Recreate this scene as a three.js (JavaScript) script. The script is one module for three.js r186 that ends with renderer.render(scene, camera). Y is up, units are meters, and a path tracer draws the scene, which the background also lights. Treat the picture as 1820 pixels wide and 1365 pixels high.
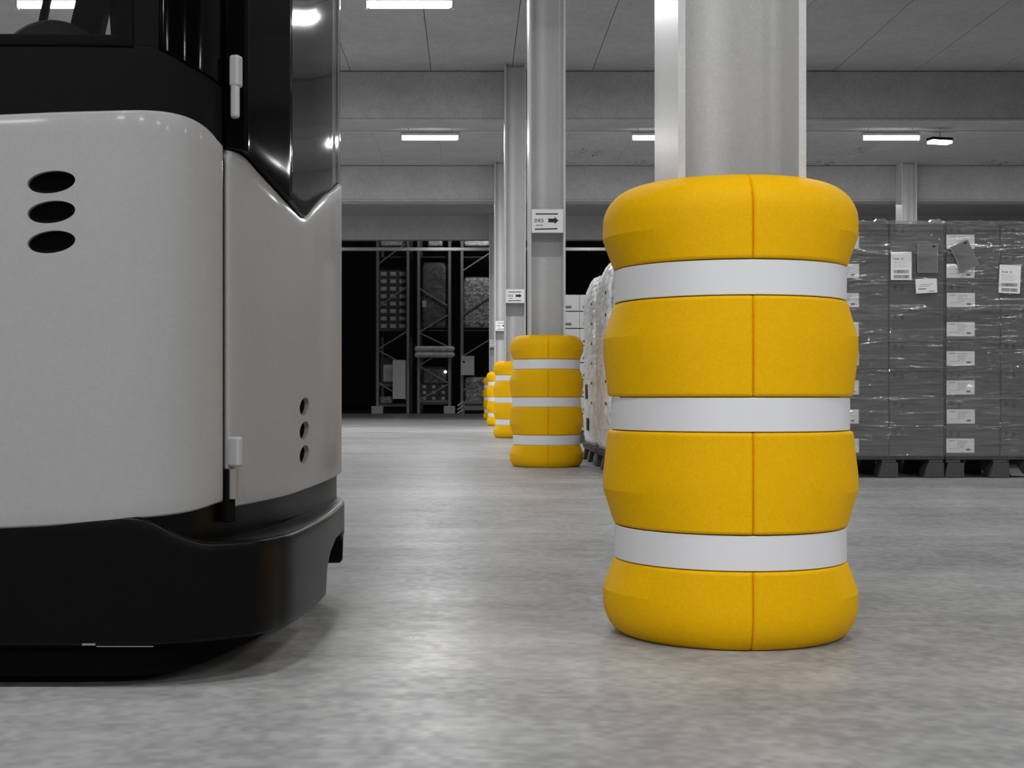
import * as THREE from 'three';
import { RoundedBoxGeometry } from 'three/addons/geometries/RoundedBoxGeometry.js';
import { mergeGeometries, mergeVertices, toCreasedNormals } from 'three/addons/utils/BufferGeometryUtils.js';
import { RectAreaLightUniformsLib } from 'three/addons/lights/RectAreaLightUniformsLib.js';
import { Brush, Evaluator, SUBTRACTION } from 'three-bvh-csg';

// ------------------------------------------------------------------ camera, light, exposure
const W = 1820, H = 1365, FOCAL = 2400;                 // focal length in pixels of the 1820 x 1365 frame
const EYE = 0.575;
const scene = new THREE.Scene();
scene.background = new THREE.Color(0x000000);
const camera = new THREE.PerspectiveCamera(2 * Math.atan(H / 2 / FOCAL) * 180 / Math.PI, W / H, 0.05, 120);
camera.position.set(0, EYE, 0);
camera.lookAt(0, EYE, -10);
camera.setViewOffset(W, H, 74, -23.5, W, H);            // shifted lens: verticals and beams stay straight
const renderer = new THREE.WebGLRenderer({ antialias: true });
renderer.toneMapping = THREE.LinearToneMapping;
renderer.toneMappingExposure = 1.0;
renderer.shadowMap.enabled = true;
RectAreaLightUniformsLib.init();
const LAMP_NITS = [620, 310, 580, 830, 230, 620], GLOW = 12;                // one value per row of lamps
const LAMP_X = [-12.7, -8.7, -4.7, -0.7, 3.3, 7.3, 11.3, 15.3];
const LAMP_SKIP = [[6], [6], [5, 6, 7], [7], [6, 7], [0, 7]];    // places left empty in each row (over the pallets on the right)
const LAMP_Z = [0.4, -7.55, -15.5, -23.45, -31.4, 8.35];

// ------------------------------------------------------------------ helpers
const used = {};
function numbered(name) { const n = used[name] = (used[name] ?? -1) + 1; return n ? name + '_' + String(n).padStart(3, '0') : name; }
let seedState = 1;
function rnd() { seedState = (seedState * 1664525 + 1013904223) >>> 0; return seedState / 4294967296; }
function seed(s) { seedState = (s * 2654435761) >>> 0; rnd(); rnd(); }
const R = (a, b) => a + (b - a) * rnd();
function shade(o) { o.castShadow = true; o.receiveShadow = true; return o; }
function part(name, geo, mat, parent, label) {
  const m = shade(new THREE.Mesh(geo, mat)); m.name = name;
  if (label) m.userData.label = label;
  parent.add(m); return m;
}
function thing(name, label, category, pos = [0, 0, 0], turn = 0, group) {
  const o = new THREE.Group(); o.name = numbered(name); o.position.set(...pos); o.rotation.y = turn;
  o.userData = { label, category }; if (group) o.userData.group = group;
  scene.add(o); return o;
}
function solo(name, geo, mat, label, category, pos = [0, 0, 0], turn = 0, group) {
  const o = shade(new THREE.Mesh(geo, mat)); o.name = numbered(name); o.position.set(...pos); o.rotation.y = turn;
  o.userData = { label, category }; if (group) o.userData.group = group;
  scene.add(o); return o;
}
function copy(root, name, label, pos, turn = 0, group) {
  const r = root.clone(); r.name = numbered(name); r.position.set(...pos); r.rotation.y = turn;
  r.userData = { label, category: root.userData.category }; if (group) r.userData.group = group;
  scene.add(r); return r;
}
function struct(name, geo, mat, pos = [0, 0, 0]) {
  const o = geo ? shade(new THREE.Mesh(geo, mat)) : new THREE.Group(); o.name = name; o.position.set(...pos);
  o.userData = { kind: 'structure' }; scene.add(o); return o;
}
const move = (g, x, y, z) => { g.translate(x, y, z); return g; };
const rbox = (w, h, d, r = 0.004, s = 1) => new RoundedBoxGeometry(w, h, d, s, Math.min(r, w / 2.01, h / 2.01, d / 2.01));
function bevelBox(w, h, d, c = 0.003) {                 // 44-triangle chamfered box, centred
  const s = new THREE.Shape(); const a = w / 2 - c, b = h / 2 - c;
  s.moveTo(-a, -b); s.lineTo(a, -b); s.lineTo(a, b); s.lineTo(-a, b); s.closePath();
  const g = new THREE.ExtrudeGeometry(s, { depth: d - 2 * c, bevelEnabled: true, bevelThickness: c, bevelSize: c, bevelSegments: 1, steps: 1 });
  g.translate(0, 0, -d / 2 + c); return g;
}
function bar(a, b, w, t) {                              // square bar from a to b
  const A = new THREE.Vector3(...a), B = new THREE.Vector3(...b), L = A.distanceTo(B);
  const g = new THREE.BoxGeometry(w, L, t);
  g.applyQuaternion(new THREE.Quaternion().setFromUnitVectors(new THREE.Vector3(0, 1, 0), B.clone().sub(A).normalize()));
  const c = A.add(B).multiplyScalar(.5); g.translate(c.x, c.y, c.z); return g;
}
function metreUV(g) {                                   // box-projected uv in metres
  const p = g.attributes.position, n = g.attributes.normal, uv = new Float32Array(p.count * 2);
  for (let i = 0; i < p.count; i++) {
    const ax = Math.abs(n.getX(i)), ay = Math.abs(n.getY(i)), az = Math.abs(n.getZ(i));
    if (ay >= ax && ay >= az) { uv[2 * i] = p.getX(i); uv[2 * i + 1] = p.getZ(i); }
    else if (ax >= az) { uv[2 * i] = p.getZ(i); uv[2 * i + 1] = p.getY(i); }
    else { uv[2 * i] = p.getX(i); uv[2 * i + 1] = p.getY(i); }
  }
  g.setAttribute('uv', new THREE.BufferAttribute(uv, 2)); return g;
}
// ---- tileable value noise
function lattice(s) { seed(s); const a = new Float32Array(65536); for (let i = 0; i < 65536; i++) a[i] = rnd(); return a; }
function noiseField(size, layers, s) {                  // layers: [freqX, freqY, amplitude]; mean 0
  const out = new Float32Array(size * size);
  layers.forEach(([fx, fy, amp], li) => {
    const lat = lattice(s * 31 + li * 7 + 1);
    const xi = new Int32Array(size), xt = new Float32Array(size);
    for (let x = 0; x < size; x++) { const f = x / size * fx; xi[x] = Math.floor(f); const t = f - xi[x]; xt[x] = t * t * (3 - 2 * t); }
    for (let y = 0; y < size; y++) {
      const f = y / size * fy, y0 = Math.floor(f); let t = f - y0; t = t * t * (3 - 2 * t);
      const r0 = (y0 % fy) * 257, r1 = ((y0 + 1) % fy) * 257;
      for (let x = 0; x < size; x++) {
        const a = xi[x] % fx, b = (xi[x] + 1) % fx, u = xt[x];
        const p = lat[(r0 + a) & 65535], q = lat[(r0 + b) & 65535], v = lat[(r1 + a) & 65535], w = lat[(r1 + b) & 65535];
        out[y * size + x] += amp * ((p + (q - p) * u) * (1 - t) + (v + (w - v) * u) * t - .5);
      }
    }
  });
  return out;
}
function grayTexture(field, size, f, srgb, repeat) {
  const d = new Uint8Array(size * size * 4);
  for (let i = 0; i < size * size; i++) {
    const c = f(field[i], i); const r = Array.isArray(c) ? c : [c, c, c];
    for (let k = 0; k < 3; k++) d[4 * i + k] = Math.max(0, Math.min(255, r[k]));
    d[4 * i + 3] = 255;
  }
  const t = new THREE.DataTexture(d, size, size); t.magFilter = THREE.LinearFilter; t.minFilter = THREE.LinearMipmapLinearFilter; t.generateMipmaps = true;
  t.wrapS = t.wrapT = THREE.RepeatWrapping; if (srgb) t.colorSpace = THREE.SRGBColorSpace;
  if (repeat) t.repeat.set(repeat[0], repeat[1]); t.needsUpdate = true; return t;
}
function canvasTexture(w, h, draw) {
  const c = document.createElement('canvas'); c.width = w; c.height = h; draw(c.getContext('2d'), w, h);
  const t = new THREE.CanvasTexture(c); t.colorSpace = THREE.SRGBColorSpace; t.anisotropy = 8; return t;
}

// ------------------------------------------------------------------ materials
const grainF = noiseField(512, [[128, 128, .5], [256, 256, .6], [40, 40, .25]], 3);
const grainTex = (rep, base, amp) => grayTexture(grainF, 512, v => base + v * amp, true, rep);
const grainBump = rep => grayTexture(grainF, 512, v => 128 + v * 110, false, rep);
const std = (o) => new THREE.MeshStandardMaterial(o);
const phys = (o) => new THREE.MeshPhysicalMaterial(o);

// floor: trowelled, worn concrete - cloudy patches, fine streaks from tyres and sweeping, hair scratches
const FS = 2048;
const floorF = noiseField(FS, [[3, 3, .26], [7, 8, .26], [17, 19, .22], [40, 44, .18], [110, 110, .18], [255, 255, .34], [4, 40, .16], [10, 100, .14]], 11);
seed(77);
for (let k = 0; k < 520; k++) {                         // hair scratches and short scuffs
  let x = R(0, FS), y = R(0, FS), a = R(-.35, .35) + (rnd() < .15 ? 1.3 : 0), n = R(20, 320), v = R(-.22, .2), cur = R(-.0025, .0025), wide = rnd() < .12;
  for (let i = 0; i < n; i++) {
    x += Math.cos(a); y += Math.sin(a); a += cur;
    const fade = Math.min(1, i / 14, (n - i) / 14), X = ((x | 0) % FS + FS) % FS, Y = ((y | 0) % FS + FS) % FS;
    floorF[Y * FS + X] += v * fade; if (wide) floorF[((Y + 1) % FS) * FS + X] += v * fade * .7;
  }
}
const floorMap = grayTexture(floorF, FS, v => 149 + v * 66, true, [1 / 5, 1 / 5]);
const floorRough = grayTexture(floorF, FS, v => 92 - v * 44, false, [1 / 5, 1 / 5]);
const floorBump = grayTexture(floorF, FS, v => 128 + v * 90, false, [1 / 5, 1 / 5]);
const M = {};
M.floor = phys({ map: floorMap, roughnessMap: floorRough, roughness: 1, specularIntensity: .12, bumpMap: floorBump, bumpScale: .0012 });
const conc = noiseField(1024, [[6, 6, .25], [20, 24, .2], [70, 70, .25], [250, 250, .5]], 21);
M.concrete = std({ map: grayTexture(conc, 1024, v => 172 + v * 34, true, [1 / 3, 1 / 3]), roughness: .9 });
const speckF = Float32Array.from(conc); seed(91);
for (let k = 0; k < 16; k++) { const cx = R(0, 1024), cy = R(300, 760), rr = R(20, 90); for (let i = 0; i < 60; i++) { const a = R(0, 6.28), q = rr * Math.sqrt(rnd()), x = (cx + Math.cos(a) * q * .6) | 0, y = (cy + Math.sin(a) * q) | 0, n = 1 + (rnd() * 5 | 0), d = R(.5, 1.6); for (let yy = 0; yy < n * 2; yy++) for (let xx = 0; xx < n; xx++) speckF[((y + yy) & 1023) * 1024 + ((x + xx) & 1023)] -= d; } }
M.concreteSpecked = std({ map: grayTexture(speckF, 1024, v => 172 + v * 40, true, [1 / 5, 1 / 7.5]), roughness: .9 }); // dark mineral specks in clusters
M.column = phys({ color: 0xd2d2d2, map: grainTex([1.2, 1.2], 240, 14), roughness: .42, clearcoat: .15, clearcoatRoughness: .25 });
M.trunk = std({ color: 0xc4c4c4, roughness: .5 });
M.rail = std({ color: 0xa8a8a8, roughness: .3, metalness: .6 });
M.housing = std({ color: 0xd0d0d0, roughness: .5 });
M.glow = std({ color: 0xffffff, emissive: 0xffffff, emissiveIntensity: GLOW, roughness: .5 });
M.foam = phys({ color: 0xffffff, roughness: .6, specularIntensity: .25, map: grayTexture(grainF, 512, v => [238 + v * 14, 182 + v * 14, 0], true, [3, 3]), bumpMap: grainBump([3, 3]), bumpScale: .0006 });
M.strap = std({ color: 0xe2e3e6, roughness: .55 });
M.white = phys({ color: 0x9e9e9e, map: grainTex([2, 2], 246, 10), roughness: .45, clearcoat: .22, clearcoatRoughness: .1 });
M.matteBlack = phys({ color: 0x0f0f0f, map: grainTex([3, 3], 235, 30), roughness: .75, specularIntensity: .2 });
M.plasticBlack = phys({ color: 0x040404, map: grainTex([3, 3], 235, 30), roughness: .34, specularIntensity: .3 });
M.black = phys({ color: 0x030303, roughness: .8, specularIntensity: .25 });
M.gloss = phys({ color: 0x050505, roughness: .05, specularIntensity: .8 });
M.pillar = phys({ color: 0x040404, roughness: .07, specularIntensity: .16 });
M.handle = std({ color: 0xa8a8a8, roughness: .42 });
M.metal = std({ color: 0xa8a8a8, roughness: .3, metalness: .8 });
M.seat = std({ color: 0x4a4a4a, roughness: .7 });
M.glass = phys({ color: 0xffffff, transmission: 1, roughness: .02, thickness: 0, ior: 1.5 });
M.paper = std({ color: 0xbebebe, roughness: .7 });
M.pallet = std({ color: 0x585858, map: grainTex([4, 1], 215, 90), roughness: .85 });
M.rack = std({ color: 0x8c8c8c, roughness: .5 });
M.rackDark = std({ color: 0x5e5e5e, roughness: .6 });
const filmBumpF = noiseField(1024, [[2, 40, .5], [4, 90, .5], [10, 160, .4], [30, 60, .3], [90, 120, .2]], 41);
M.film = phys({ color: 0xffffff, transmission: .94, roughness: .08, thickness: 0, ior: 2.0, bumpMap: grayTexture(filmBumpF, 1024, v => 128 + v * 150, false, [1, 1]), bumpScale: .0025 });
const loadF = noiseField(512, [[6, 10, .5], [20, 30, .5], [60, 40, .35], [3, 60, .3]], 43);
M.load = phys({ color: 0xffffff, map: grayTexture(loadF, 512, v => 214 + v * 60, true, [1, 1]), roughness: .28, bumpMap: grayTexture(loadF, 512, v => 128 + v * 150, false, [1, 1]), bumpScale: .02 });
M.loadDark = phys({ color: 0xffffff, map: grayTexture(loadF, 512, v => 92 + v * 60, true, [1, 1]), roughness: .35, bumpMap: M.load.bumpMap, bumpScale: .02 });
M.loadMixed = phys({ color: 0xffffff, map: grayTexture(loadF, 512, v => 150 + v * 190, true, [2, 2]), roughness: .35, bumpMap: M.load.bumpMap, bumpScale: .03 });
M.print = std({ color: 0x1c1c1c, roughness: .8 });

// ------------------------------------------------------------------ the hall: floor, ceiling panels, beams, walls
const CEIL = 5.28, BEAM_Y = 4.56, X0 = -15.5, X1 = 19.5, ZB = 16, ZW = -35;
{
  const g = new THREE.PlaneGeometry(1, 1); // floor slab with the top face at y = 0, uv in metres
  g.dispose();
  const f = metreUV(move(new THREE.BoxGeometry(X1 - X0 + 1, .3, 113), (X0 + X1) / 2, -.15, -39.5));
  struct('floor', f, M.floor);
}
const beamFront = [3.56, -3.56 - .0, -11.51, -19.46, -27.41];   // front faces (nearer side) of the beams
beamFront[0] = 4.39; beamFront[1] = -3.56;
beamFront.forEach((z, i) => {
  const beam = struct('trim_' + (i + 1), metreUV(move(bevelBox(X1 - X0, CEIL - BEAM_Y - .03, .46, .012), (X0 + X1) / 2, (CEIL + BEAM_Y + .03) / 2, z - .24)), M.concrete);
  beam.userData.label = 'concrete ceiling beam with a thin lower edge';
  part('lower_edge', metreUV(move(bevelBox(X1 - X0, .032, .48, .006), (X0 + X1) / 2, BEAM_Y + .016, z - .24)), M.concrete, beam);
});
{
  const ceiling = struct('ceiling');
  const deck = part('roof_deck', metreUV(move(new THREE.BoxGeometry(X1 - X0 + .6, .25, 52.2), (X0 + X1) / 2, CEIL + .14 + .125, -9.6)), M.concrete, ceiling);
  const bays = [[ZB + .3, 4.39], [3.91, -3.56], [-4.04, -11.51], [-11.99, -19.46], [-19.94, -27.41], [-27.89, -35]];
  bays.forEach(([a, b], bi) => {
    if (bi === 3 || bi === 4) {                         // the two bays in view: planks laid along the hall
      const w = 1.163, L = a - b, geo = metreUV(bevelBox(w - (bi === 3 ? .009 : .003), .14, L, bi === 3 ? .006 : .002)); // joints left open between them
      for (let x = -.567 - w * 13; x < X1; x += w) {
        const cx = x + w / 2; if (cx < X0 || cx > X1) continue;
        const p = part('ceiling_panel', geo, bi === 4 && rnd() < .45 ? M.concreteSpecked : M.concrete, ceiling); p.rotation.y = rnd() < .5 ? Math.PI : 0; p.position.set(cx, CEIL + .07 + R(-.0015, .0015), (a + b) / 2);
      }
    } else part('ceiling_panel', metreUV(move(bevelBox(X1 - X0, .14, a - b, .006), (X0 + X1) / 2, CEIL + .07, (a + b) / 2)), M.concrete, ceiling);
  });
}
struct('wall_left', metreUV(move(new THREE.BoxGeometry(.3, 5.7, 51.3), X0 - .15, 2.7, -9.5)), M.concrete);
struct('wall_right', metreUV(move(new THREE.BoxGeometry(.3, 5.7, 51.3), X1 + .15, 2.7, -9.5)), M.concrete);
struct('wall_behind', metreUV(move(new THREE.BoxGeometry(X1 - X0 + .6, 5.7, .3), (X0 + X1) / 2, 2.7, ZB + .15)), M.concrete);
// far wall with its wide doorway into the unlit store, lintel above, sliding-door rail in front
struct('wall_far', mergeGeometries([
  move(new THREE.BoxGeometry(6.9, 5.6, .3), X0 + 3.45, 2.8, ZW - .15), move(new THREE.BoxGeometry(11.5, 5.6, .3), X1 - 5.75, 2.8, ZW - .15),
  move(new THREE.BoxGeometry(16.6 - .002, .9, .3), -.3, 4.66 + .45, ZW - .15)].map(metreUV)), M.concrete);
struct('trim_6', move(bevelBox(16.4, .09, .07, .008), -.3, 4.405, ZW + .07), M.rail).userData.label = 'pale steel sliding-door rail across the doorway';
// the unlit store beyond
struct('wall_store', mergeGeometries([
  move(new THREE.BoxGeometry(.3, 12, 60), X0 - .15, 6, ZW - 30.3), move(new THREE.BoxGeometry(.3, 12, 60), X1 + .15, 6, ZW - 30.3),
  move(new THREE.BoxGeometry(X1 - X0 + .6, 12, .3), (X0 + X1) / 2, 6, ZW - 60.5), move(new THREE.BoxGeometry(X1 - X0 + .6, 6.6, .3), (X0 + X1) / 2, 8.86, ZW - .151),
  move(new THREE.BoxGeometry(X1 - X0 + .6, .3, 60.5), (X0 + X1) / 2, 12.15, ZW - 30.2)].map(metreUV)), M.concrete);

// ------------------------------------------------------------------ lamps: housing, glowing tube, light
{
  const L = 1.0;
  const proto = new THREE.Group();
  part('housing', move(bevelBox(L + .02, .045, .1, .006), 0, .06, 0), M.housing, proto);
  for (const s of [-1, 1]) part('end_cap', move(bevelBox(.03, .085, .085, .008), s * (L / 2), .0, 0), M.housing, proto);
  part('lamp_tube', move(new THREE.CapsuleGeometry(.036, L - .1, 6, 14).rotateZ(Math.PI / 2), 0, 0, 0), M.glow, proto);
  for (const s of [-1, 1]) part('hanger', move(new THREE.CylinderGeometry(.006, .006, .1, 8), s * .38, .13, 0), M.trunk, proto);
  const rowName = ['row behind the camera', 'row over the foreground', 'topmost visible row', 'row below the first dark beam', 'last row before the doorway', 'rearmost row far behind the camera'];
  const pos = ['at the far left wall', 'left of the truck', 'seen through the cab window', 'left of the column line', 'right of the column line', 'above the carton pallets', 'right of the carton pallets', 'by the right wall'];
  LAMP_Z.forEach((z, r) => LAMP_X.forEach((x, c) => {
    if (LAMP_SKIP[r].includes(c)) return;
    const o = proto.clone(); o.name = numbered('tube_lamp'); const y = r === 4 ? 5.15 : 5.075; o.position.set(x, y, z); scene.add(o);
    o.userData = { label: `glowing tube lamp, ${rowName[r]}, ${pos[c]}`, category: 'lamp', group: 'ceiling tube lamps' };
    // the row beyond the first beam has wide-throw fittings: two faces tilted up and down the hall
    for (const tilt of r === 3 ? [-1, 1] : [0]) {
      const l = new THREE.RectAreaLight(0xffffff, LAMP_NITS[r] * (tilt ? .5 : 1), L - .06, .07);
      l.position.set(x, y - .045, z + tilt * .01); l.lookAt(x, y - 1, z + tilt * .1); l.name = 'tube_light'; scene.add(l);
    }
  }));
  // one lamp inside the store, above the doorway's right half: it lights the upper shelves
  { const o = proto.clone(); o.name = numbered('tube_lamp'); o.position.set(1.1, 7.3, -44.6); o.userData = { label: 'tube lamp high inside the dark store, hidden behind the lintel', category: 'lamp', group: 'ceiling tube lamps' }; scene.add(o);
    part('drop_rod', move(new THREE.CylinderGeometry(.012, .012, 4.6, 8), 0, 2.42, 0), M.trunk, o);
    const l = new THREE.RectAreaLight(0xffffff, 230, L - .06, .07); l.position.set(1.1, 7.25, -44.62); l.lookAt(-.8, 4.2, -47); l.name = 'tube_light'; scene.add(l); }
  // supply rails that carry the lamps
  [1, 2, 3, 4].forEach((r) => {
    const t = struct('trim_' + (6 + r), mergeGeometries([
      metreUV(move(bevelBox(X1 - X0, .03, .06, .004), (X0 + X1) / 2, 5.19, LAMP_Z[r]))]), M.trunk); t.userData.label = 'thin cable rail above a row of tube lamps';
  });
  // small emergency luminaire beside a lamp of the far row
  const e = thing('emergency_light', 'small slanted emergency light just right of a tube lamp, over the carton pallets', 'lamp', [8.17, 5.03, -23.5], .25);
  part('housing', move(bevelBox(.40, .05, .2, .006), 0, .03, 0), M.plasticBlack, e);
  part('light_panel', move(bevelBox(.38, .05, .18, .004), 0, -.015, 0), M.glow, e);
  part('hanger', move(new THREE.CylinderGeometry(.008, .008, .17, 8), 0, .14, 0), M.trunk, e);
  const el = new THREE.RectAreaLight(0xffffff, 60, .36, .16); el.position.set(8.17, 4.985, -23.5); el.lookAt(8.17, 0, -23.5); el.name = 'emergency_glow'; scene.add(el);
}

// ------------------------------------------------------------------ steel columns with padded guards and arrow signs
const COL_X = .632, COL_Z = [-3.34, -11.28, -19.23, -27.18, -34.6 + .0];
COL_Z[4] = -34.75;
function columnShape(w, d, tf, tw, r) {                 // H profile: flanges left and right, web facing the camera
  const s = new THREE.Shape(), a = w / 2, b = d / 2, q = a - tf, h = tw / 2;
  s.moveTo(-a, -b); s.lineTo(-q, -b); s.lineTo(-q, -h - r); s.quadraticCurveTo(-q, -h, -q + r, -h);
  s.lineTo(q - r, -h); s.quadraticCurveTo(q, -h, q, -h - r); s.lineTo(q, -b); s.lineTo(a, -b); s.lineTo(a, b); s.lineTo(q, b);
  s.lineTo(q, h + r); s.quadraticCurveTo(q, h, q - r, h); s.lineTo(-q + r, h); s.quadraticCurveTo(-q, h, -q, h + r); s.lineTo(-q, b); s.lineTo(-a, b); s.closePath();
  return s;
}
let columnProto;
{
  const g = new THREE.ExtrudeGeometry(columnShape(.298, .40, .017, .014, .03), { depth: CEIL - .005, bevelEnabled: false, curveSegments: 8, steps: 1 });
  g.rotateX(-Math.PI / 2);
  const colLabels = ['pale grey steel column rising from the large foreground yellow guard', 'pale grey steel column in the second yellow guard, carrying the most legible arrow sign',
    'grey steel column just left behind the second column, third in the receding line', 'grey steel column, fourth in the receding line, its top under the second beam', 'far grey steel column at the doorway, last and narrowest of the line'];
  const c = columnProto = thing('steel_column', colLabels[0], 'column', [COL_X, 0, COL_Z[0]]);
  part('shaft', g, M.column, c); part('base_plate', move(bevelBox(.36, .02, .34, .003), 0, .01, 0), M.column, c);
  for (let i = 1; i < 5; i++) copy(c, 'steel_column', colLabels[i], [COL_X, 0, COL_Z[i]]);
  copy(c, 'steel_column', 'distant steel column poking up behind the wrapped carton stacks on the right', [8.78, 0, -27.2]);
}
// padded guard: two foam halves with a seam in front, held by three pale straps in grooves
function guardRadius(y, side) {                         // side 0 at the seam, 1 half way round
  const k = []; // y, base radius, extra bulge at the sides
  for (let i = 0; i <= 10; i++) { const t = Math.PI / 2 * (1 - i / 10); k.push([.085 * (1 - Math.sin(t)), .254 + .0395 * Math.cos(t), .0145 * Math.cos(t)]); }
  k.push([.108, .2935, .0145], [.174, .292, -.0095], [.1785, .2905, -.0105], [.181, .286, -.011],
    [.1815, .262, 0], [.265, .262, 0],
    [.2655, .286, -.011], [.268, .2905, -.0105], [.272, .292, -.0095], [.352, .2935, .0145], [.386, .2935, .0145], [.487, .2925, .0035], [.4915, .291, .003], [.4945, .286, .002],
    [.495, .266, 0], [.5755, .266, 0],
    [.576, .286, .002], [.579, .291, .003], [.5835, .2925, .0035], [.684, .2935, .0145], [.718, .2935, .0145], [.7965, .292, -.0095], [.801, .2905, -.0105], [.8035, .286, -.011],
    [.804, .262, 0], [.887, .262, 0],
    [.8875, .286, -.011], [.890, .2905, -.0105], [.8945, .292, -.0095], [.962, .2935, .0145]);
  for (let i = 0; i <= 14; i++) { const t = Math.PI / 2 * i / 14; k.push([.998 + .089 * Math.sin(t), .213 + .0805 * Math.cos(t), .0145 * Math.cos(t)]); }
  return k.map(([yy, r, b]) => [yy, r + b * side]);
}
function guardHalf(sgn) {
  const N = 72, rows = guardRadius(0, 0).length, inner = .2, pos = [], idx = [], uv = [];
  const ring = rows + 2;
  for (let i = 0; i <= N; i++) {
    // angles from the front seam (0) to the back seam (pi), finer next to the seams
    const t = i / N; let a;
    const fine = [0.0001, .004, .010, .02, .035];
    if (i < 5) a = fine[i]; else if (i > N - 5) a = Math.PI - fine[N - i]; else a = .035 + (Math.PI - .07) * (i - 4) / (N - 8);
    const side = Math.pow(Math.abs(Math.sin(a)), 2.2), e = Math.min(a, Math.PI - a) * .29; // metres from the seam
    const round = e < .006 ? .008 * Math.pow(1 - e / .006, 2) : 0;                            // rolled edge at the seam
    const prof = guardRadius(0, side);
    const put = (y, r) => { const rr = r; pos.push(Math.sin(a) * rr * sgn, y, Math.cos(a) * rr); uv.push(a * .29 * sgn, y); };
    for (const [y, r] of prof) put(y, Math.max(inner + .001, r - round));
    put(1.087, inner); put(0, inner);
  }
  for (let i = 0; i < N; i++) for (let j = 0; j < ring; j++) {
    const a = i * ring + j, b = i * ring + (j + 1) % ring, c = a + ring, d = b + ring;
    if (sgn > 0) idx.push(a, c, b, b, c, d); else idx.push(a, b, c, b, d, c);
  }
  for (const e of [0, N]) {                              // close the seam faces
    const o = e * ring, flip = (e === 0) === (sgn > 0);
    for (let j = 0; j < rows - 1; j++) {
      const p = o + j, q = o + j + 1, ia = o + rows, ib = o + rows + 1;
      const tri = [p, q, j < rows / 2 ? ib : ia]; idx.push(...(flip ? tri : tri.slice().reverse()));
    }
  }
  let g = new THREE.BufferGeometry(); g.setAttribute('position', new THREE.Float32BufferAttribute(pos, 3)); g.setAttribute('uv', new THREE.Float32BufferAttribute(uv, 2)); g.setIndex(idx);
  return toCreasedNormals(g, .2);
}
function strapGeo(y0, y1, r, bulge) {                    // closed band that follows the guard
  const N = 120, pos = [], idx = [], uv = [];
  for (let i = 0; i < N; i++) {
    const a = i / N * Math.PI * 2, rr = r + bulge * Math.pow(Math.abs(Math.sin(a)), 2.2);
    for (const [y, q] of [[y0, rr - .014], [y0, rr - .0012], [y0 + .0015, rr], [y1 - .0015, rr], [y1, rr - .0012], [y1, rr - .014]]) { pos.push(Math.sin(a) * q, y, Math.cos(a) * q); uv.push(a * .28, y); }
  }
  for (let i = 0; i < N; i++) for (let j = 0; j < 6; j++) {
    const n = (i + 1) % N, a = i * 6 + j, b = i * 6 + (j + 1) % 6, c = n * 6 + j, d = n * 6 + (j + 1) % 6; idx.push(a, c, b, b, c, d);
  }
  const g = new THREE.BufferGeometry(); g.setAttribute('position', new THREE.Float32BufferAttribute(pos, 3)); g.setAttribute('uv', new THREE.Float32BufferAttribute(uv, 2)); g.setIndex(idx);
  return toCreasedNormals(g, .6);
}
{
  const labels = ['large yellow padded column guard with three white straps in the right foreground', 'second yellow padded column guard with white straps, standing clear in mid hall',
    'third yellow padded guard, half hidden behind the left edge of the second', 'fourth yellow padded guard, a sliver left of the third', 'fifth and farthest yellow padded guard, a thin strip at the left end of the line'];
  const g = thing('column_guard', labels[0], 'column guard', [COL_X + .003, 0, COL_Z[0] + .02]);
  part('foam_half', guardHalf(1), M.foam, g); part('foam_half', guardHalf(-1), M.foam, g);
  part('strap', strapGeo(.1835, .263, .2865, -.007), M.strap, g); part('strap', strapGeo(.4968, .574, .2875, .0), M.strap, g); part('strap', strapGeo(.806, .885, .2865, -.007), M.strap, g);
  for (let i = 1; i < 5; i++) copy(g, 'column_guard', labels[i], [COL_X + .003, 0, COL_Z[i]]);
}
{
  const face = canvasTexture(512, 384, (c, w, h) => {
    c.fillStyle = '#e4e4e4'; c.fillRect(0, 0, w, h);
    c.fillStyle = '#161616'; c.fillRect(62, 66, 366, 22); c.save(); c.translate(0, 0); c.rotate(-.025); c.fillRect(40, 320, 372, 22); c.restore();
    c.fillStyle = '#080808'; c.beginPath(); c.moveTo(262, 152); c.lineTo(372, 152); c.lineTo(372, 122); c.lineTo(436, 184); c.lineTo(372, 246); c.lineTo(372, 216); c.lineTo(262, 216); c.lineTo(274, 184); c.closePath(); c.fill();
    c.fillStyle = '#4a4a4a'; c.font = 'bold 84px sans-serif'; c.fillText('DK5', 38, 214);
    c.fillStyle = '#6c6c6c'; c.fillRect(70, 256, 112, 16);
  });
  const faceM = std({ map: face, roughness: .5 });
  const labels = ['white sign with black arrow and bars on the second column', 'white arrow sign on the third column, left of the larger one', 'small white arrow sign on the fourth column', 'tiny far arrow sign on the last column'];
  const s = thing('arrow_sign', labels[0], 'sign', [COL_X, 2.02, COL_Z[1] + .2055]);
  part('board', bevelBox(.262, .196, .008, .002), M.paper, s);
  part('print', move(new THREE.PlaneGeometry(.256, .19), 0, 0, .0045), faceM, s);
  for (let i = 2; i < 5; i++) copy(s, 'arrow_sign', labels[i - 1], [COL_X, 2.0 - (i === 4 ? .05 : 0), COL_Z[i] + .2055]);
}

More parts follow.
